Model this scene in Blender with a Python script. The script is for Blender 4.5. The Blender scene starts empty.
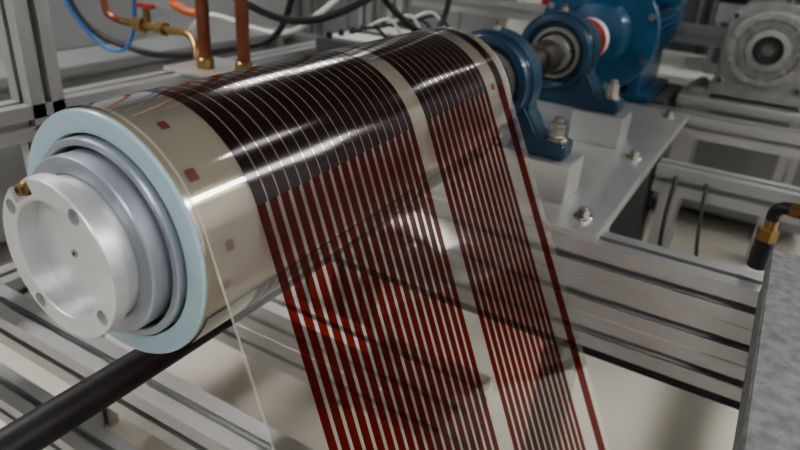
import bpy, bmesh, math, random
from mathutils import Vector, Matrix, noise
random.seed(4)
H=1.1
pi=math.pi
# ---------------------------------------------------------------- materials
def newmat(name):
    m=bpy.data.materials.new(name); m.use_nodes=True
    nt=m.node_tree; b=nt.nodes.get('Principled BSDF'); return m,nt,b
def mat(name,col,rough=.5,metal=0,bump=0,bscale=60,var=0,vscale=8,spec=.5,coat=0,stretch=None):
    m,nt,b=newmat(name)
    b.inputs['Base Color'].default_value=(*col,1)
    b.inputs['Roughness'].default_value=rough
    b.inputs['Metallic'].default_value=metal
    b.inputs['Specular IOR Level'].default_value=spec
    b.inputs['Coat Weight'].default_value=coat
    tc=nt.nodes.new('ShaderNodeTexCoord'); mp=nt.nodes.new('ShaderNodeMapping')
    nt.links.new(tc.outputs['Object'],mp.inputs[0])
    if stretch: mp.inputs['Scale'].default_value=stretch
    if var:
        n=nt.nodes.new('ShaderNodeTexNoise'); n.inputs['Scale'].default_value=vscale; n.inputs['Detail'].default_value=5
        nt.links.new(mp.outputs[0],n.inputs['Vector'])
        r=nt.nodes.new('ShaderNodeValToRGB')
        r.color_ramp.elements[0].position=.3; r.color_ramp.elements[1].position=.7
        r.color_ramp.elements[0].color=(*[max(0,c*(1-var)) for c in col],1)
        r.color_ramp.elements[1].color=(*[min(1,c*(1+var)) for c in col],1)
        nt.links.new(n.outputs['Fac'],r.inputs[0]); nt.links.new(r.outputs[0],b.inputs['Base Color'])
    if bump:
        n=nt.nodes.new('ShaderNodeTexNoise'); n.inputs['Scale'].default_value=bscale; n.inputs['Detail'].default_value=3
        nt.links.new(mp.outputs[0],n.inputs['Vector'])
        bp=nt.nodes.new('ShaderNodeBump'); bp.inputs['Strength'].default_value=bump; bp.inputs['Distance'].default_value=.002
        nt.links.new(n.outputs['Fac'],bp.inputs['Height']); nt.links.new(bp.outputs[0],b.inputs['Normal'])
    return m
ALU=mat('anodised_aluminium',(.48,.485,.485),.36,.75,.05,200,.06,5)
ALUM=mat('machined_aluminium',(.68,.69,.71),.38,.6,.08,300,.05,20)
ALUB=mat('bright_plate',(.58,.58,.57),.3,.7,.05,150,.07,6)
GREYP=mat('grey_ring',(.38,.41,.46),.38,.5,.05,200,.05,10)
GALV=mat('galvanised_steel',(.22,.23,.235),.5,.55,.35,160,.28,60)
STEEL=mat('steel',(.5,.48,.44),.28,1,.05,100,.1,30)
SHAFT=mat('oily_shaft',(.24,.20,.17),.3,.9,.05,100,.2,20)
BLUE=mat('blue_enamel',(.012,.045,.085),.38,.1,.25,90,.15,20,coat=.2)
BLUE2=mat('blue_motor_enamel',(.014,.075,.15),.35,.1,.15,60,.15,15,coat=.3)
CYAN=mat('pale_blue_plastic',(.40,.54,.61),.30,0,0,coat=.2)
_b=CYAN.node_tree.nodes['Principled BSDF']; _b.inputs['Subsurface Weight'].default_value=.5; _b.inputs['Subsurface Scale'].default_value=.02; _b.inputs['Subsurface Radius'].default_value=(.6,.9,1)
BLACK=mat('black_plastic',(.012,.012,.013),.45)
RUB=mat('black_rubber_roller',(.014,.014,.015),.5,0,.1,120,.2,20)
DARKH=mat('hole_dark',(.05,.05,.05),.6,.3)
BRASS=mat('brass',(.36,.25,.12),.3,1,.05,60,.15,30)
COPPER=mat('copper',(.28,.105,.065),.35,.9,.05,60,.15,20)
CAST=mat('cast_aluminium',(.30,.30,.29),.45,.6,.35,140,.15,30)
REDC=mat('red_plastic',(.35,.025,.02),.4)
ORNG=mat('orange_plastic',(.60,.14,.04),.4)
BLUC=mat('blue_cable',(.03,.14,.38),.4)
WHITE=mat('white_plastic',(.7,.7,.68),.4)
CREAM=mat('cream_bag',(.62,.62,.56),.55,0,.4,20,.15,12)
FLOORM=mat('floor_vinyl',(.66,.63,.56),.30,0,.03,30,.05,2)
WALLM=mat('wall_paint',(.40,.405,.41),.7,0,.1,80,.05,3)
CEILM=mat('ceiling_paint',(.28,.28,.28),.8,0,.1,80,.03,3)
CAB=mat('cabinet_grey',(.25,.255,.26),.45,0,.02,30,.08,3)
CABD=mat('cabinet_dark',(.08,.08,.085),.4,0,.02,30,.08,3)
MARK=mat('registration_red',(.11,.018,.018),.35)
DRUM=mat('drum_pale_sleeve',(.50,.46,.37),.16,.6,.03,12,.08,6,coat=.5)
def emis(name,col,s):
    m,nt,b=newmat(name); b.inputs['Base Color'].default_value=(*col,1)
    b.inputs['Emission Color'].default_value=(*col,1); b.inputs['Emission Strength'].default_value=s; return m
LAMP=emis('lamp_diffuser',(1,.98,.95),23)
LAMP2=emis('lamp_diffuser_dim',(1,.98,.95),13)
GLARE=emis('film_glare_emitter',(1,.97,.92),3.5)  # emission of the added light that the film mirrors as glare
def film_mat():
    m,nt,b=newmat('printed_film'); N=nt.nodes; L=nt.links
    def M(op,a,bb=None,c=None):
        n=N.new('ShaderNodeMath'); n.operation=op
        for i,v in enumerate([a,bb,c]):
            if v is None: continue
            if isinstance(v,(int,float)): n.inputs[i].default_value=v
            else: L.new(v,n.inputs[i])
        return n.outputs[0]
    uv=N.new('ShaderNodeUVMap'); uv.uv_map='web'
    s=N.new('ShaderNodeSeparateXYZ'); L.new(uv.outputs[0],s.inputs[0])
    y=s.outputs[0]; v=s.outputs[1]
    on=M('GREATER_THAN',v,0.0)
    duty=M('ADD',.70,M('MULTIPLY',on,.19))
    def band(a,c,n):
        pitch=(c-a)/(n-.3)
        fr=M('FRACT',M('DIVIDE',M('SUBTRACT',y,a),pitch))
        st=M('LESS_THAN',fr,duty)
        ins=M('MULTIPLY',M('GREATER_THAN',y,a),M('LESS_THAN',y,c))
        return M('MULTIPLY',st,ins)
    ink=M('MAXIMUM',band(.083,.430,18),band(.472,.708,12))
    ink=M('MAXIMUM',ink,M('MULTIPLY',M('GREATER_THAN',y,.755),M('LESS_THAN',y,.784)))
    mixc=N.new('ShaderNodeMix'); mixc.data_type='RGBA'
    L.new(on,mixc.inputs[0]); mixc.inputs[6].default_value=(.070,.011,.007,1); mixc.inputs[7].default_value=(.012,.0035,.0028,1)
    L.new(mixc.outputs[2],b.inputs['Base Color']); b.inputs['Roughness'].default_value=.14
    no=N.new('ShaderNodeTexNoise'); no.inputs['Scale'].default_value=2; no.inputs['Detail'].default_value=1
    mp=N.new('ShaderNodeMapping'); mp.inputs['Scale'].default_value=(2,6,1); L.new(uv.outputs[0],mp.inputs[0]); L.new(mp.outputs[0],no.inputs['Vector'])
    bp=N.new('ShaderNodeBump'); bp.inputs['Strength'].default_value=.25; bp.inputs['Distance'].default_value=.01
    L.new(no.outputs['Fac'],bp.inputs['Height']); L.new(bp.outputs[0],b.inputs['Normal'])
    tr=N.new('ShaderNodeBsdfTransparent'); tr.inputs[0].default_value=(.35,.034,.022,1)
    op=M('ADD',.42,M('MULTIPLY',on,.52))
    inkmix=N.new('ShaderNodeMixShader'); L.new(op,inkmix.inputs[0]); L.new(tr.outputs[0],inkmix.inputs[1]); L.new(b.outputs[0],inkmix.inputs[2])
    tr2=N.new('ShaderNodeBsdfTransparent'); tr2.inputs[0].default_value=(.93,.93,.91,1)
    df=N.new('ShaderNodeBsdfDiffuse'); df.inputs[0].default_value=(.70,.66,.57,1)
    # film is hazier at its slit edges
    edge=M('MAXIMUM',M('LESS_THAN',y,.009),M('GREATER_THAN',y,.802))
    haze=M('ADD',M('ADD',.08,M('MULTIPLY',on,.08)),M('MULTIPLY',edge,.30))
    hz=N.new('ShaderNodeMixShader'); L.new(haze,hz.inputs[0]); L.new(tr2.outputs[0],hz.inputs[1]); L.new(df.outputs[0],hz.inputs[2])
    gl=N.new('ShaderNodeBsdfGlossy'); gl.inputs['Roughness'].default_value=.07; gl.inputs[0].default_value=(1,1,1,1); L.new(bp.outputs[0],gl.inputs['Normal'])
    fr=N.new('ShaderNodeFresnel'); fr.inputs[0].default_value=1.5; L.new(bp.outputs[0],fr.inputs['Normal'])
    cl=N.new('ShaderNodeMixShader'); L.new(M('MINIMUM',M('MULTIPLY',fr.outputs[0],2.2),1.0),cl.inputs[0]); L.new(hz.outputs[0],cl.inputs[1]); L.new(gl.outputs[0],cl.inputs[2])
    fin=N.new('ShaderNodeMixShader'); L.new(ink,fin.inputs[0]); L.new(cl.outputs[0],fin.inputs[1]); L.new(inkmix.outputs[0],fin.inputs[2])
    L.new(fin.outputs[0],N['Material Output'].inputs[0]); return m
FILM=film_mat()
# ---------------------------------------------------------------- builder
class B:
    def __init__(s): s.bm=bmesh.new(); s.mats=[]
    def mi(s,m):
        if m not in s.mats: s.mats.append(m)
        return s.mats.index(m)
    def poly_extrude(s,pts,O,U,V,W,l,m,smooth=False):
        O,U,V,W=map(Vector,(O,U,V,W)); i=s.mi(m)
        a=[s.bm.verts.new(O+U*p[0]+V*p[1]) for p in pts]
        c=[s.bm.verts.new(O+U*p[0]+V*p[1]+W*l) for p in pts]
        fs=[]; n=len(pts)
        for k in range(n):
            fs.append(s.bm.faces.new((a[k],a[(k+1)%n],c[(k+1)%n],c[k])))
        for f in fs: f.smooth=smooth
        fs+= [s.bm.faces.new(a[::-1]),s.bm.faces.new(c)]
        for f in fs: f.material_index=i
    def box(s,x0,x1,y0,y1,z0,z1,m,bev=0):
        t=bmesh.new(); bmesh.ops.create_cube(t,size=1)
        for v in t.verts: v.co=Vector(((x0+x1)/2+v.co.x*(x1-x0),(y0+y1)/2+v.co.y*(y1-y0),(z0+z1)/2+v.co.z*(z1-z0)))
        if bev: bmesh.ops.bevel(t,geom=t.edges[:],offset=bev,segments=2,affect='EDGES')
        s.merge(t,m)
    def merge(s,t,m):
        i=s.mi(m); mp={}
        for v in t.verts: mp[v]=s.bm.verts.new(v.co)
        for f in t.faces:
            g=s.bm.faces.new([mp[v] for v in f.verts]); g.material_index=i; g.smooth=f.smooth
        t.free()
    def rev(s,prof,O,A,mats,seg=64,closed=False,sharp=True):
        O=Vector(O); A=Vector(A).normalized()
        X=A.orthogonal().normalized(); Y=A.cross(X)
        n=len(prof); segs=n if closed else n-1
        def ring(p):
            if p[0]<1e-6: return [s.bm.verts.new(O+A*p[1])]
            return [s.bm.verts.new(O+A*p[1]+(X*math.cos(2*pi*k/seg)+Y*math.sin(2*pi*k/seg))*p[0]) for k in range(seg)]
        R0=[ring(p) for p in prof] if not sharp else None
        for j in range(segs):
            p,q=prof[j],prof[(j+1)%n]
            a,b=(ring(p),ring(q)) if sharp else (R0[j],R0[(j+1)%n])
            m=mats[j] if isinstance(mats,list) else mats; i=s.mi(m)
            for k in range(seg):
                k2=(k+1)%seg
                if len(a)==1 and len(b)==1: continue
                if len(a)==1: vs=(a[0],b[k],b[k2])
                elif len(b)==1: vs=(a[k],b[0],a[k2])
                else: vs=(a[k],b[k],b[k2],a[k2])
                f=s.bm.faces.new(vs); f.material_index=i; f.smooth=True
    def cyl(s,O,A,r,l,m,seg=32,bev=0):
        if bev: pr=[(0,0),(r-bev,0),(r,bev),(r,l-bev),(r-bev,l),(0,l)]
        else: pr=[(0,0),(r,0),(r,l),(0,l)]
        s.rev(pr,O,A,m,seg)
    def hexa(s,O,A,r,l,m):
        O=Vector(O);A=Vector(A).normalized();X=A.orthogonal().normalized();Y=A.cross(X)
        s.poly_extrude([(r*math.cos(k*pi/3),r*math.sin(k*pi/3)) for k in range(6)],O,X,Y,A,l,m)
    def bolt(s,x,y,z,r=.018,h=.02,stud=0):
        s.cyl((x,y,z),(0,0,1),r*1.5,.006,STEEL,24,.001)
        s.hexa((x,y,z+.006),(0,0,1),r,h,STEEL)
        s.cyl((x,y,z+.006+h),(0,0,1),r*.55,stud+.003,STEEL,16,.001)
    def tube(s,pts,r,m,seg=12,sub=10):
        P=[Vector(p) for p in pts]; path=[]
        for i in range(len(P)-1):
            p0=P[max(0,i-1)];p1=P[i];p2=P[i+1];p3=P[min(len(P)-1,i+2)]
            for k in range(sub):
                t=k/sub
                path.append(.5*((2*p1)+(p2-p0)*t+(2*p0-5*p1+4*p2-p3)*t*t+(3*p1-p0-3*p2+p3)*t**3))
        path.append(P[-1]); i=s.mi(m); prev=None; nrm=None
        for j,p in enumerate(path):
            T=(path[min(j+1,len(path)-1)]-path[max(j-1,0)]).normalized()
            if nrm is None: nrm=T.orthogonal().normalized()
            nrm=(nrm-T*nrm.dot(T)).normalized(); bn=T.cross(nrm)
            rg=[s.bm.verts.new(p+(nrm*math.cos(2*pi*k/seg)+bn*math.sin(2*pi*k/seg))*r) for k in range(seg)]
            if prev:
                for k in range(seg):
                    f=s.bm.faces.new((prev[k],prev[(k+1)%seg],rg[(k+1)%seg],rg[k])); f.smooth=True; f.material_index=i
            else: f=s.bm.faces.new(rg[::-1]); f.material_index=i
            prev=rg
        f=s.bm.faces.new(prev); f.material_index=i
    def done(s,name,parent=None,recalc=True):
        if recalc: bmesh.ops.recalc_face_normals(s.bm,faces=s.bm.faces[:])
        me=bpy.data.meshes.new(name); s.bm.to_mesh(me); s.bm.free()
        for m in s.mats: me.materials.append(m)
        o=bpy.data.objects.new(name,me); bpy.context.scene.collection.objects.link(o)
        if parent: o.parent=parent
        return o
def empty(name,loc=(0,0,0)):
    o=bpy.data.objects.new(name,None); bpy.context.scene.collection.objects.link(o); o.empty_display_size=.05
    return o
def tslot(nw,nh,cell=.08):
    a,b,d1,d2=.0085,.016,.006,.021
    w,h=nw*cell,nh*cell; pts=[]
    def side(o,t,inn,n):
        pts.append(o)
        for k in range(n):
            c=(k+.5)*cell
            for (q,d) in ((c-a,0),(c-a,d1),(c-b,d1),(c-b,d2),(c+b,d2),(c+b,d1),(c+a,d1),(c+a,0)):
                pts.append((o[0]+t[0]*q+inn[0]*d,o[1]+t[1]*q+inn[1]*d))
            if k<n-1:
                c=(k+1)*cell
                for (q,d) in ((c-.0015,0),(c,.0015),(c+.0015,0)):
                    pts.append((o[0]+t[0]*q+inn[0]*d,o[1]+t[1]*q+inn[1]*d))
    side((0,0),(1,0),(0,1),nw); side((w,0),(0,1),(-1,0),nh); side((w,h),(-1,0),(0,-1),nw); side((0,h),(0,-1),(1,0),nh)
    return pts
def beam(name,parent,axis,a0,a1,p,q,nw,nh,cell=.08,m=ALU):
    b=B(); pts=tslot(nw,nh,cell)
    if axis=='x': b.poly_extrude(pts,(a0,p,q),(0,1,0),(0,0,1),(1,0,0),a1-a0,m)
    if axis=='y': b.poly_extrude(pts,(p,a0,q),(1,0,0),(0,0,1),(0,1,0),a1-a0,m)
    if axis=='z': b.poly_extrude(pts,(p,q,a0),(1,0,0),(0,1,0),(0,0,1),a1-a0,m)
    return b.done(name,parent)
# ---------------------------------------------------------------- room
def slab(name,x0,x1,y0,y1,z0,z1,m):
    b=B(); b.box(x0,x1,y0,y1,z0,z1,m); return b.done(name)
RX0,RX1,RY0,RY1,RZ=-3.2,3.4,-2.6,4.8,2.8
slab('floor',RX0-.1,RX1+.1,RY0-.1,RY1+.1,-.1,0,FLOORM)
slab('ceiling',RX0-.1,RX1+.1,RY0-.1,RY1+.1,RZ,RZ+.1,CEILM)
slab('wall_back',RX0,RX1,RY1,RY1+.1,0,RZ,WALLM)
slab('wall_front',RX0,RX1,RY0-.1,RY0,0,RZ,WALLM)
slab('wall_left',RX0-.1,RX0,RY0,RY1,0,RZ,WALLM)
slab('wall_right',RX1,RX1+.1,RY0,RY1,0,RZ,WALLM)
def lamp(x0,x1,y0,y1,m=None):
    b=B(); b.box(x0-.03,x1+.03,y0-.03,y1+.03,RZ-.04,RZ,WHITE); b.box(x0,x1,y0,y1,RZ-.06,RZ-.03,m or LAMP); b.done('ceiling_lamp')
lamp(.95,1.04,1.65,2.1,LAMP2); lamp(.95,1.04,3.5,4.3,LAMP2)
lamp(.85,1.1,-2.2,-1.0); lamp(-1.9,-1.6,-.4,1.0); lamp(-1.9,-1.6,-2.2,-1.2); lamp(2.5,2.8,-.4,1.4); lamp(-1.9,-1.6,2.4,3.4,LAMP2); lamp(2.4,2.8,2.0,3.8)
# ---------------------------------------------------------------- machine frame
fr=empty('aluminium_profile_stand')
Zp=H-.24
beam('cross_beam_front',fr,'x',-1.0,.98,.86,H-.505,1,3,.0833)
b=B(); b.box(-1.0,.98,.875,.93,H-.535,H-.505,BLACK); b.done('cable_duct',fr)
beam('cross_beam_mid',fr,'x',.36,1.6,1.5,Zp-.10,1,1)
beam('cross_beam_back',fr,'x',-1.0,1.8,2.12,Zp-.09,1,1)
beam('cross_beam_near',fr,'x',-1.0,.22,.19,H-.58,1,1)
beam('cross_beam_near_low',fr,'x',-1.0,.20,.19,H-.86,1,1)
beam('cross_beam_inner',fr,'x',-1.0,.25,.55,H-.66,1,2)
beam('cross_beam_left_up',fr,'x',-1.6,-.85,.05,H-.42,1,1)
beam('side_beam_left',fr,'y',-.4,2.2,-.93,H-.18,1,1)
beam('side_beam_left_low',fr,'y',-.4,2.2,-.93,H-.58,1,1)
beam('side_beam_right',fr,'y',-.3,2.2,1.0,H-.58,1,1)
for i,(x,y,z1) in enumerate([(-.93,.42,2.2),(-.93,-.48,2.2),(-1.01,2.2,2.2),(1.0,-.38,H-.22),(1.0,2.2,1.9),(-.38,.94,Zp-.03),(.27,.94,Zp-.03),(-.38,2.03,Zp-.09),(.14,.19,H-.58),(.17,.55,H-.66),(.82,.62,H-.52),(.82,-.15,H-.52)]):
    beam('post_%d'%(i+1),fr,'z',0,z1,x,y,1,1)
b=B(); b.box(-.42,.352,.87,2.11,Zp-.03,Zp,ALUB,.002); 
for (x,y) in ((.30,.95),(.30,1.45),(.30,2.0),(.02,.93)): b.bolt(x,y,Zp,.014,.014)
b.done('base_plate',fr)
# ---------------------------------------------------------------- drum
RF=.1465
dr=empty('coating_drum')
b=B(); b.rev([(.120,.02),(.1445,.02),(.1450,.0),(.1455,.815),(.12,.83),(.05,.83),(.05,.86),(.036,.86)],(0,0,H),(0,1,0),[GREYP,DRUM,DRUM,GREYP,GREYP,STEEL,STEEL],160); b.done('drum_shell',dr)
b=B(); pr=[(.119,.025),(.1446,.025),(.1446,-.002),(.1434,-.004),(.1205,-.004),(.119,-.002)]
b.rev(pr,(0,0,H),(0,1,0),CYAN,160,closed=True); b.done('end_ring',dr)
b=B()
pr=[(.120,.006),(.1165,.006),(.1165,-.010),(.115,-.012),(.1085,-.012),(.107,-.010),(.107,.001),(.1025,.001),(.1025,-.030),(.101,-.032),(.084,-.032),(.082,-.030),(.082,-.046)]
ms=[GREYP]*12; ms[0]=DARKH; ms[6]=DARKH; ms[11]=ALUM
b.rev(pr,(0,0,H),(0,1,0),ms,128); b.done('stepped_hub',dr)
FY=-.012
b=B()
pr=[(0,-.012+FY),(.081,-.012+FY),(.081,-.036+FY),(.0895,-.038+FY),(.0895,-.054+FY),(.0883,-.0555+FY),(.067,-.0555+FY),(.0655,-.054+FY),(.0655,-.034+FY),(0,-.034+FY)]
b.rev(pr,(0,0,H),(0,1,0),ALUM,96,sharp=False); fl=b.done('flange',dr)
c=B()
for t in (-35,55,145,235):
    x=.0775*math.cos(math.radians(t)); z=.0775*math.sin(math.radians(t))
    c.rev([(0,-.06+FY),(.0085,-.06+FY),(.0085,-.042+FY),(.0045,-.042+FY),(.0045,-.039+FY),(0,-.039+FY)],(x,0,H+z),(0,1,0),DARKH,24,sharp=False)
cut=c.done('tmp')
t=math.radians(120); U=Vector((math.cos(t),0,math.sin(t))); V=Vector((-math.sin(t),0,math.cos(t)))
c=B(); c.poly_extrude([(.070,-.019),(.11,-.019),(.11,.019),(.070,.019)],(0,-.07+FY,H),U,V,(0,1,0),.024,ALUM); cut2=c.done('tmp2')
for cc in (cut,cut2):
    md=fl.modifiers.new('cut','BOOLEAN'); md.operation='DIFFERENCE'; md.object=cc; md.solver='EXACT'
dg=bpy.context.evaluated_depsgraph_get(); dg.update()
me=bpy.data.meshes.new_from_object(fl.evaluated_get(dg)); fl.modifiers.clear()
fl.data=me
for p in me.polygons: p.use_smooth=False
bpy.data.objects.remove(cut); bpy.data.objects.remove(cut2)
b=B()
P=U*.0795; b.cyl((P.x,-.046+FY,H+P.z),(0,-1,0),.0080,.007,BRASS,24,.001); b.hexa((P.x,-.053+FY,H+P.z),(0,-1,0),.0065,.005,BRASS)
b.cyl((P.x,-.0582+FY,H+P.z),(0,-1,0),.003,.0006,DARKH,16)
b.cyl((0,-.0342+FY,H),(0,-1,0),.0045,.0012,GREYP,20); b.cyl((0,-.0355+FY,H),(0,-1,0),.0022,.0006,DARKH,16)
b.done('fitting',dr)
b=B(); im=b.mi(MARK); RM=RF+.0009
for (y,th,w) in ((.016,41,.012),(.028,9,.011),(.03,66,.010),(.022,-8,.009),(.73,25,.011)):
    g=[]
    for k in range(5):
        t=math.radians(th-2.6*w/.012+k*1.3*w/.012)
        g.append([b.bm.verts.new((RM*math.cos(t),yy,H+RM*math.sin(t))) for yy in (y,y+w)])
    for k in range(4):
        f=b.bm.faces.new((g[k][0],g[k][1],g[k+1][1],g[k+1][0])); f.material_index=im
b.done('registration_marks',dr,False)
# ---------------------------------------------------------------- film web
bm=bmesh.new(); uvl=bm.loops.layers.uv.new('web'); R=RF
cols=[.006+(.805-.006)*i/70 for i in range(71)]
Lfree=.98; nf=40; na=110; span=math.radians(318)
def alpha(y): return math.radians(71-6*(y-.085)/.70)
grid=[]
for j in range(nf+na+1):
    row=[]
    for y in cols:
        al=alpha(y); th0=pi/2-al
        T=Vector((R*math.cos(th0),0,R*math.sin(th0)))
        if j<nf:
            s=-Lfree*(1-j/nf); p=T+Vector((math.cos(al),0,-math.sin(al)))*(-s)
        else:
            f=(j-nf)/na; th=th0+span*f; s=span*f*R; rr=R
            p=Vector((rr*math.cos(th),0,rr*math.sin(th)))
        row.append((bm.verts.new((p.x,y,H+p.z)),(y,s)))
    grid.append(row)
for j in range(len(grid)-1):
    for i in range(len(cols)-1):
        q=(grid[j][i],grid[j][i+1],grid[j+1][i+1],grid[j+1][i])
        f=bm.faces.new([v[0] for v in q]); f.smooth=True
        for lp,v in zip(f.loops,q): lp[uvl].uv=v[1]
me=bpy.data.meshes.new('printed_film_web'); bm.to_mesh(me); bm.free(); me.materials.append(FILM)
o=bpy.data.objects.new('printed_film_web',me); bpy.context.scene.collection.objects.link(o)
b=B(); b.rev([(0,-.06),(.012,-.06),(.012,0),(.03,0),(.03,.84),(.012,.84),(.012,.92),(0,.92)],(.43,0,H-.915),(0,1,0),STEEL,48); 
for y in (-.06,.87):
    b.box(.405,.455,y,y+.03,0,H-.89,ALU,.003)
b.done('idler_roller')
b=B(); b.rev([(0,-.46),(.02,-.46),(.02,-.42),(.026,-.42),(.026,.80),(.02,.80),(.02,.86),(0,.86)],(-.128,0,H-.30),(0,1,0),RUB,48)
for y in (-.47,): b.box(-.16,-.096,y,y+.03,0,H-.262,ALU,.003)
b.done('rubber_roller')
# ---------------------------------------------------------------- shaft + bearings
b=B(); b.rev([(0,.86),(.036,.86),(.036,1.28),(.034,1.285),(.034,1.42),(.036,1.425),(.036,1.9),(0,1.9)],(0,0,H),(0,1,0),SHAFT,48)
b.rev([(.036,1.19),(.052,1.19),(.054,1.193),(.054,1.24),(.052,1.243),(.036,1.243)],(0,0,H),(0,1,0),STEEL,48)
b.rev([(.036,1.36),(.047,1.36),(.047,1.45),(.036,1.45)],(0,0,H),(0,1,0),SHAFT,48)
b.done('drive_shaft')
def pillow(y):
    h=.15; e=empty('pillow_block_bearing'); b=B()
    pts=[(-.215,0),(.215,0),(.215,.034),(.21,.04),(.165,.043),(.142,.055),(.126,.085)]
    for k in range(0,33):
        a=math.radians(-22+k*(224/32)); pts.append((.118*math.cos(a),h+.118*math.sin(a)))
    pts+=[(-.126,.085),(-.142,.055),(-.165,.043),(-.21,.04),(-.215,.034)]
    t=B(); t.poly_extrude(pts,(0,y-.035,H-h),(1,0,0),(0,0,1),(0,1,0),.07,BLUE)
    bmesh.ops.recalc_face_normals(t.bm,faces=t.bm.faces[:])
    bmesh.ops.bevel(t.bm,geom=[ed for ed in t.bm.edges if ed.calc_face_angle(0)>.9],offset=.006,segments=3,affect='EDGES')
    b.merge(t.bm,BLUE)
    for s in (-1,1):
        b.rev([(.112,.03),(.106,.048),(.094,.050),(.088,.046),(.086,.03)],(0,y,H),(0,s,0),BLUE,64)
        b.rev([(.088,.034),(.076,.036),(.072,.040),(.064,.040),(.062,.036),(.052,.036),(.052,.058),(.050,.060),(.036,.060)],(0,y,H),(0,s,0),[BLACK,CAST,CAST,DARKH,DARKH,CAST,CAST,CAST],64)
        b.cyl((.05,y+s*.052,H+.014),(1,0,0),.005,.004,DARKH,12)
    b.cyl((0,y,H+.115),(0,0,1),.009,.012,STEEL,16,.001); b.cyl((0,y,H+.127),(0,0,1),.005,.010,BRASS,12,.001)
    b.done('cast_housing',e)
    c=B()
    for s in (-1,1):
        c.cyl((s*.182,y,H-h+.040),(0,0,1),.028,.006,STEEL,28,.001); c.cyl((s*.182,y,H-h+.046),(0,0,1),.024,.005,STEEL,28,.001)
        c.hexa((s*.182,y,H-h+.051),(0,0,1),.020,.018,STEEL); c.hexa((s*.182,y,H-h+.070),(0,0,1),.019,.012,STEEL)
        c.cyl((s*.182,y,H-h+.082),(0,0,1),.011,.012,STEEL,16,.002)
    c.done('bolts',e)
    r=B()
    for s in (-1,1):
        x0,x1=(.09,.24) if s>0 else (-.24,-.09)
        r.box(x0,x1,y-.06,y+.06,Zp,H-h,ALUB,.002)
    r.done('riser_blocks',e)
pillow(1.05); pillow(1.56)
b=B(); b.rev([(.036,1.74),(.068,1.74),(.07,1.745),(.07,1.80),(.05,1.80)],(0,0,H),(0,1,0),STEEL,48)
b.rev([(.066,1.80),(.074,1.80),(.074,1.83),(.066,1.83)],(0,0,H),(0,1,0),REDC,48)
b.rev([(.05,1.83),(.07,1.83),(.07,1.885),(.068,1.89),(.04,1.89)],(0,0,H),(0,1,0),WHITE,48)
for k in range(6):
    a=k*pi/3; b.box(.06*math.cos(a)-.009,.06*math.cos(a)+.009,1.795,1.835,H+.06*math.sin(a)-.009,H+.06*math.sin(a)+.009,REDC,.002)
b.done('shaft_coupling')
# ---------------------------------------------------------------- blue motor
e=empty('blue_gear_motor'); b=B()
b.rev([(0,1.90),(.05,1.90),(.05,1.94),(.10,1.95),(.12,1.98),(.205,1.98),(.21,1.985),(.21,2.01),(.205,2.015),(.17,2.015),(.17,2.05),(.19,2.06),(.19,2.085),(.165,2.09)],(0,0,H+.01),(0,1,0),BLUE2,64)
b.rev([(.165,2.09),(.165,2.62),(.175,2.63),(.175,2.70),(.15,2.73),(0,2.73)],(0,0,H+.01),(0,1,0),BLUE2,64)
for k in range(44):
    a=2*pi*k/44
    U=Vector((math.cos(a),0,math.sin(a)));V=Vector((-math.sin(a),0,math.cos(a)))
    b.poly_extrude([(.16,-.003),(.188,-.0018),(.188,.0018),(.16,.003)],(0,2.12,H+.01),U,V,(0,1,0),.47,BLUE2)
for k in range(8):
    a=2*pi*(k+.5)/8; b.hexa((.19*math.cos(a),1.98,H+.01+.19*math.sin(a)),(0,-1,0),.012,.012,STEEL)
b.box(-.2,.2,2.13,2.55,Zp,Zp+.025,BLUE2,.004)
for x in (-.15,.11): b.box(x,x+.04,2.14,2.54,Zp+.02,H-.08,BLUE2,.004)
b.box(.02,.22,2.2,2.42,H+.10,H+.22,BLUE2,.01)
b.done('body',e)
b=B(); b.box(-.25,.25,2.22,2.6,0,Zp,CABD,.004); b.done('pedestal',e)
# ---------------------------------------------------------------- grey worm gear motor (top right)
e=empty('worm_gear_motor'); b=B(); cx,cy,cz=.535,2.38,H-.02
pts=[(-.165,-.19),(.165,-.19),(.165,-.15),(.150,-.12),(.158,.05),(.150,.105),(.105,.155),(.04,.165),(-.04,.165),(-.105,.155),(-.150,.105),(-.158,.05),(-.150,-.12),(-.165,-.15)]
t=B(); t.poly_extrude(pts,(cx,cy-.02,cz),(1,0,0),(0,0,1),(0,1,0),.20,CAST)
bmesh.ops.recalc_face_normals(t.bm,faces=t.bm.faces[:])
bmesh.ops.bevel(t.bm,geom=[ed for ed in t.bm.edges if ed.calc_face_angle(0)>.3],offset=.007,segments=3,affect='EDGES'); b.merge(t.bm,CAST)
b.rev([(.140,.018),(.138,.040),(.128,.043),(.108,.043),(.104,.026),(.078,.026),(.074,.052),(.052,.056),(.049,.034),(.034,.034),(.034,.0)],(cx,cy,cz),(0,-1,0),[CAST,CAST,CAST,CAST,CAST]+[CAST]*3+[DARKH,STEEL],64)
b.rev([(.034,.045),(.022,.045),(.022,.0)],(cx,cy,cz),(0,-1,0),DARKH,32)
b.rev([(.034,.02),(.034,.045)],(cx,cy,cz),(0,-1,0),STEEL,32)
for k in range(8):
    a=2*pi*(k+.5)/8; b.hexa((cx+.121*math.cos(a),cy-.043,cz+.121*math.sin(a)),(0,-1,0),.010,.008,STEEL)
    b.poly_extrude([(.074,-.005),(.108,-.005),(.108,.005),(.074,.005)],(cx,cy-.040,cz),(math.cos(a+.39),0,math.sin(a+.39)),(-math.sin(a+.39),0,math.cos(a+.39)),(0,1,0),.02,CAST)
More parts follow.
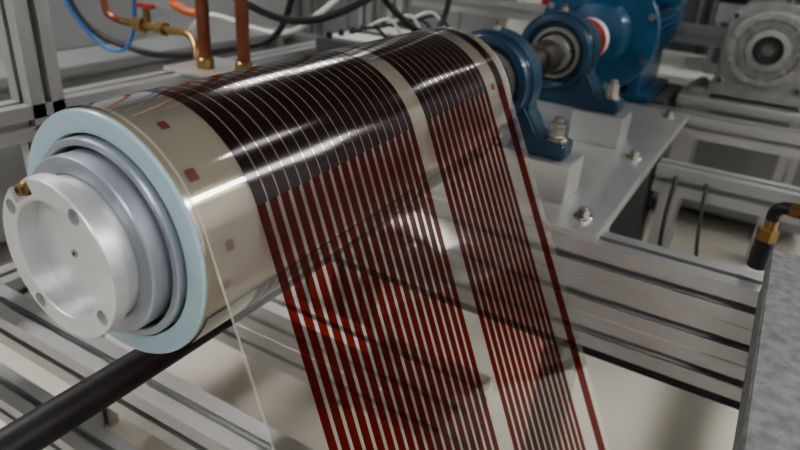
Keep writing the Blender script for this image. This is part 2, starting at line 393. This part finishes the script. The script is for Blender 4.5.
for sx in (-1,1):
    for sz in (-1,1): b.cyl((cx+sx*.132,cy-.02,cz+sz*.118-.012),(0,-1,0),.016,.012,CAST,20,.002); b.cyl((cx+sx*.132,cy-.032,cz+sz*.118-.012),(0,-1,0),.009,.003,DARKH,16)
    b.box(cx+sx*.19-.04,cx+sx*.19+.04,cy-.02,cy+.18,cz-.20,cz-.172,CAST,.005)
    b.hexa((cx+sx*.20,cy+.03,cz-.172),(0,0,1),.014,.014,STEEL); b.hexa((cx+sx*.20,cy+.13,cz-.172),(0,0,1),.014,.014,STEEL)
for k in range(7): b.box(cx-.09+k*.03-.004,cx-.09+k*.03+.004,cy,cy+.16,cz+.15,cz+.185,CAST,.002)
b.cyl((cx+.15,cy+.09,cz-.03),(1,0,0),.075,.09,CAST,48,.004); b.cyl((cx+.24,cy+.09,cz-.03),(1,0,0),.105,.02,CAST,48,.003)
b.cyl((cx+.26,cy+.09,cz-.03),(1,0,0),.085,.32,CAST,48,.004)
for k in range(28):
    a=2*pi*k/28; U=Vector((0,math.cos(a),math.sin(a)));V=Vector((0,-math.sin(a),math.cos(a)))
    b.poly_extrude([(.08,-.003),(.104,-.002),(.104,.002),(.08,.003)],(cx+.28,cy+.09,cz-.03),U,V,(1,0,0),.24,CAST)
b.done('housing',e)
b=B(); b.box(cx-.26,cx+.75,cy-.08,cy+.24,cz-.235,cz-.20,ALUB,.003)
b.box(cx-.24,cx-.16,cy-.02,cy+.18,0,cz-.235,ALU,.002); b.box(cx+.6,cx+.7,cy-.02,cy+.18,0,cz-.235,ALU,.002); b.done('mounting_plate',e)
# ---------------------------------------------------------------- galvanised bracket on right
e=empty('steel_support_bracket')
b=B(); b.box(.655,1.12,-.36,.755,H-.155,H-.12,GALV,.003); b.box(.66,.69,-.36,.75,H-.21,H-.155,GALV,.002)
b.box(.75,.95,-.2,.7,H-.50,H-.155,GALV,.003); b.box(.72,.98,-.2,.74,H-.52,H-.50,GALV,.003); b.done('plate',e)
# brass elbow on beam
b=B(); x,y,z=.652,.925,Zp+.005
b.cyl((x,y,z),(0,0,1),.018,.06,BLACK,24,.002); b.hexa((x,y,z+.06),(0,0,1),.019,.022,BRASS); b.cyl((x,y,z+.082),(0,0,1),.012,.02,BRASS,20)
b.tube([(x,y,z+.10),(x,y,z+.115),(x+.01,y-.005,z+.13),(x+.03,y-.01,z+.133)],.012,BLACK)
b.hexa((x+.022,y-.008,z+.133),(1,-.2,0),.015,.018,BRASS); b.cyl((x+.038,y-.012,z+.133),(1,-.2,0),.013,.03,BLACK,20,.002)
b.tube([(x+.06,y-.02,z+.133),(x+.16,y-.03,z+.12),(x+.28,y-.02,z+.06),(x+.42,y+.02,z-.1),(x+.47,y+.05,.3),(x+.47,y+.05,.02)],.008,BLACK)
b.done('brass_elbow_fitting')
b=B()
b.tube([(.42,1.49,Zp-.04),(.43,1.40,Zp-.2),(.48,1.36,Zp-.5),(.60,1.45,.20),(.75,1.7,.05),(.7,2.0,.03),(.5,2.0,.03)],.006,BLACK)
b.tube([(.50,1.49,Zp-.04),(.54,1.38,Zp-.25),(.66,1.40,.30),(.9,1.6,.06),(1.0,1.9,.03)],.005,BLACK)
b.done('hanging_cable')
# ---------------------------------------------------------------- copper pipes & fittings behind the drum
b=B(); b.box(-.93,-.66,.86,1.06,H-.10,H-.088,ALUB,.002)
for (x,y) in ((-.83,.93),(-.72,.97)):
    b.cyl((x,y,H-.088),(0,0,1),.018,1.2,COPPER,24); b.cyl((x,y,H-.088),(0,0,1),.024,.03,BRASS,24,.003)
b.done('copper_pipe')
b=B(); x,y,z=-1.15,1.0,H-.02
b.cyl((x-.12,y,z),(1,0,0),.012,.24,BRASS,20); b.hexa((x-.05,y,z),(1,0,0),.024,.035,BRASS); b.hexa((x+.05,y,z),(1,0,0),.022,.03,BRASS)
b.cyl((x,y,z),(0,0,1),.011,.06,BRASS,16); b.box(x-.04,x+.04,y-.01,y+.01,z+.055,z+.067,REDC,.004)
b.tube([(x-.12,y,z),(x-.17,y,z+.01),(x-.2,y,z+.06),(x-.2,y,z+.4),(x-.2,y,z+1.2)],.011,COPPER)
b.tube([(x+.12,y,z),(x+.18,y,z+.0),(x+.23,y-.02,z-.03),(x+.24,y-.03,z-.06)],.011,BRASS)
b.done('brass_valve')
b=B()
b.tube([(-1.3,1.2,2.4),(-1.3,1.15,1.7),(-1.15,1.1,1.35),(-.8,1.25,1.12),(-.55,1.5,1.25),(-.45,1.7,1.5),(-.5,1.8,1.9),(-.5,1.8,2.4)],.012,BLACK)
b.tube([(-.6,1.2,1.9),(-.55,1.2,1.5),(-.50,1.3,1.25),(-.42,1.5,1.1),(-.45,1.7,1.2),(-.5,1.8,1.5)],.010,BLACK)
b.tube([(-.5,1.8,2.0),(-.45,1.7,1.5),(-.38,1.8,1.25),(-.40,2.0,1.3),(-.45,2.1,1.6)],.014,WHITE)
b.tube([(-1.6,1.0,2.2),(-1.62,1.0,1.3),(-1.52,1.05,1.0),(-1.38,1.1,.98),(-1.32,1.1,1.3),(-1.35,1.1,2.3)],.006,BLUC)
b.tube([(-1.35,1.25,1.9),(-1.33,1.25,1.2),(-1.27,1.25,1.10),(-1.18,1.28,1.09)],.014,ORNG)
b.tube([(-1.9,1.2,1.9),(-1.85,1.2,1.1),(-1.6,1.3,.9),(-1.2,1.4,.95),(-1.0,1.5,1.1),(-.9,1.5,1.8)],.012,BLACK)
b.tube([(-1.75,1.7,.9),(-1.5,1.6,1.02),(-1.3,1.75,.96),(-1.05,1.7,1.05),(-.9,1.8,1.3),(-.92,1.8,2.0)],.010,WHITE)
b.done('hose_bundle')
# pneumatic valve manifold on a small stand behind the drum
e=empty('pneumatic_manifold'); b=B()
b.box(-.84,-.46,1.3,2.0,.86,.89,ALU,.003)
for x in (-.83,-.51):
    for y in (1.32,1.94): b.box(x,x+.04,y,y+.04,0,.86,ALU,.002)
b.box(-.80,-.70,1.36,1.9,.89,.97,CAST,.004)
for k in range(7):
    y=1.40+k*.07; b.box(-.80,-.62,y,y+.055,.97,1.05,WHITE if k%3 else CABD,.004)
    b.cyl((-.60+.0,y+.028,1.0),(1,0,0),.010,.03,BRASS,14); b.cyl((-.76,y+.028,1.05),(0,0,1),.010,.02,BLACK,14)
    b.tube([(-.57,y+.028,1.0),(-.53,y+.028,1.0),(-.50,y+.02,1.04+.02*(k%3)),(-.52,y-.05,1.12+.02*(k%2)),(-.6,y-.08,1.10)],.005,[BLACK,WHITE,BLACK,WHITE][k%4],8,6)
b.done('valve_block',e)
# ---------------------------------------------------------------- background equipment
def bench(x0,x1,y0,y1,z,m=WHITE):
    b=B(); b.box(x0,x1,y0,y1,z-.04,z,m,.004)
    for x in (x0+.03,x1-.09):
        for y in (y0+.03,y1-.09): b.box(x,x+.06,y,y+.06,0,z-.04,ALU,.003)
    b.box(x0+.12,x1-.12,y0+.1,y1-.05,.1,z-.06,CAB,.005)
    return b.done('workbench')
bench(-1.0,1.1,3.1,3.9,.80)
bench(-3.0,-1.9,.6,2.6,.80,CAB)
t=bmesh.new(); bmesh.ops.create_icosphere(t,subdivisions=4,radius=1)
for v in t.verts:
    n=v.co.normalized(); k=1+.16*noise.noise(n*2.2)+.05*noise.noise(n*7)
    c=Vector([math.copysign(abs(q)**.6,q) for q in n])*k
    v.co=Vector((-.42+c.x*.42,3.4+c.y*.2,.97+c.z*.19))
    if v.co.z<.80: v.co.z=.80
for f in t.faces: f.smooth=True
b=B(); b.merge(t,CREAM); b.box(-.62,-.56,3.17,3.2,.80,1.2,REDC,.003); b.done('white_storage_bag')
def instr(x0,x1,y0,y1,z0,z1,m):
    b=B(); b.box(x0,x1,y0,y1,z0,z1,m,.008); b.box(x0+.03,x1-.12,y0-.006,y0+.01,z0+.06,z1-.04,CABD,.003)
    for k in range(3): b.cyl((x1-.06,y0,z0+.06+k*.07),(0,-1,0),.018,.02,BLACK,20,.002)
    b.done('bench_instrument')
instr(.25,.75,3.3,3.8,.80,1.10,CAB)
instr(-2.75,-2.2,1.3,1.8,.80,1.15,CAB)
def cabinet(x0,x1,y0,y1,h,m):
    b=B(); b.box(x0,x1,y0,y1,.05,h,m,.005); b.box(x0+.03,x1-.03,y0+.03,y1,0,.05,BLACK)
    xm=(x0+x1)/2
    for a,c in ((x0+.01,xm-.005),(xm+.005,x1-.01)): b.box(a,c,y0-.02,y0,.08,h-.03,m,.004)
    for s in (-1,1): b.box(xm+s*.04-.008,xm+s*.04+.008,y0-.045,y0-.02,h*.45,h*.6,STEEL,.003)
    b.done('storage_cabinet')
cabinet(-3.1,-2.1,4.2,4.75,1.9,CAB); cabinet(-2.05,-1.1,4.2,4.75,1.9,CAB); cabinet(1.3,2.3,4.2,4.75,1.9,CAB); cabinet(2.35,3.3,4.2,4.75,1.9,CAB)
cabinet(-1.0,1.2,4.3,4.75,1.9,CABD)
rk=empty('aluminium_profile_rack')
for i,(x,y) in enumerate([(-2.1,3.0),(-1.5,2.7),(.7,2.9),(1.7,2.9)]): beam('post_%d'%i,rk,'z',0,2.3,x,y,1,1)
beam('rail_a',rk,'x',-2.1,1.78,2.82,H-.10,1,1); beam('rail_b',rk,'x',.3,1.9,2.70,H+.28,1,1); beam('rail_c',rk,'x',-2.1,-.9,2.62,H-.4,1,1)
b=B(); b.box(.3,1.9,2.69,2.70,H+.10,H+.14,BLACK)
for k in range(50): b.box(.3+k*.032,.316+k*.032,2.675,2.69,H+.10,H+.14,BLACK)
b.box(.3,1.9,2.70,2.82,H+.02,H+.12,ALU,.003); b.done('toothed_belt_drive',rk)
# added light on a tripod, far right, placed to mirror as glare in the film
b=B(); d=Vector((-.63,-.777,0)); s_=Vector((-d.y,d.x,0)); P=Vector((2.45,3.15,0))
b.poly_extrude([(-.12,.80),(.12,.80),(.12,1.0),(-.12,1.0)],P,s_,(0,0,1),-d,.06,BLACK)
b.poly_extrude([(-.10,.82),(.10,.82),(.10,.98),(-.10,.98)],P+d*.004,s_,(0,0,1),-d,.006,GLARE)
b.cyl((P.x+.03,P.y+.03,.3),(0,0,1),.015,.52,BLACK,16)
for k in range(3):
    a=2*pi*k/3+.4; b.tube([(P.x+.03,P.y+.03,.42),(P.x+.03+.3*math.cos(a),P.y+.03+.3*math.sin(a),.01)],.012,BLACK)
b.done('added_film_glare_light')
# ---------------------------------------------------------------- camera
Rv=Vector((.8566,.5124,.0608)); Uv=Vector((-.2707,.3461,.8982)); Fv=Vector((-.4393,.7859,-.4352))
Fv.normalize(); Rv=(Rv-Fv*Rv.dot(Fv)).normalized(); Uv=Rv.cross(Fv)
cd=bpy.data.cameras.new('camera'); co=bpy.data.objects.new('camera',cd); bpy.context.scene.collection.objects.link(co)
M=Matrix((Rv,Uv,-Fv)).transposed().to_4x4(); M.translation=Vector((.583,-.391,H+.342)); co.matrix_world=M
cd.sensor_width=36; cd.lens=28.8; cd.clip_start=.02
cd.dof.use_dof=True; cd.dof.focus_distance=.86; cd.dof.aperture_fstop=3.8
bpy.context.scene.camera=co
w=bpy.data.worlds.new('world'); bpy.context.scene.world=w; w.use_nodes=True; w.node_tree.nodes['Background'].inputs[0].default_value=(.5,.5,.5,1); w.node_tree.nodes['Background'].inputs[1].default_value=.3
bpy.context.scene.view_settings.view_transform='AgX'
bpy.context.scene.view_settings.look='AgX - Medium High Contrast'
bpy.context.scene.view_settings.exposure=.25
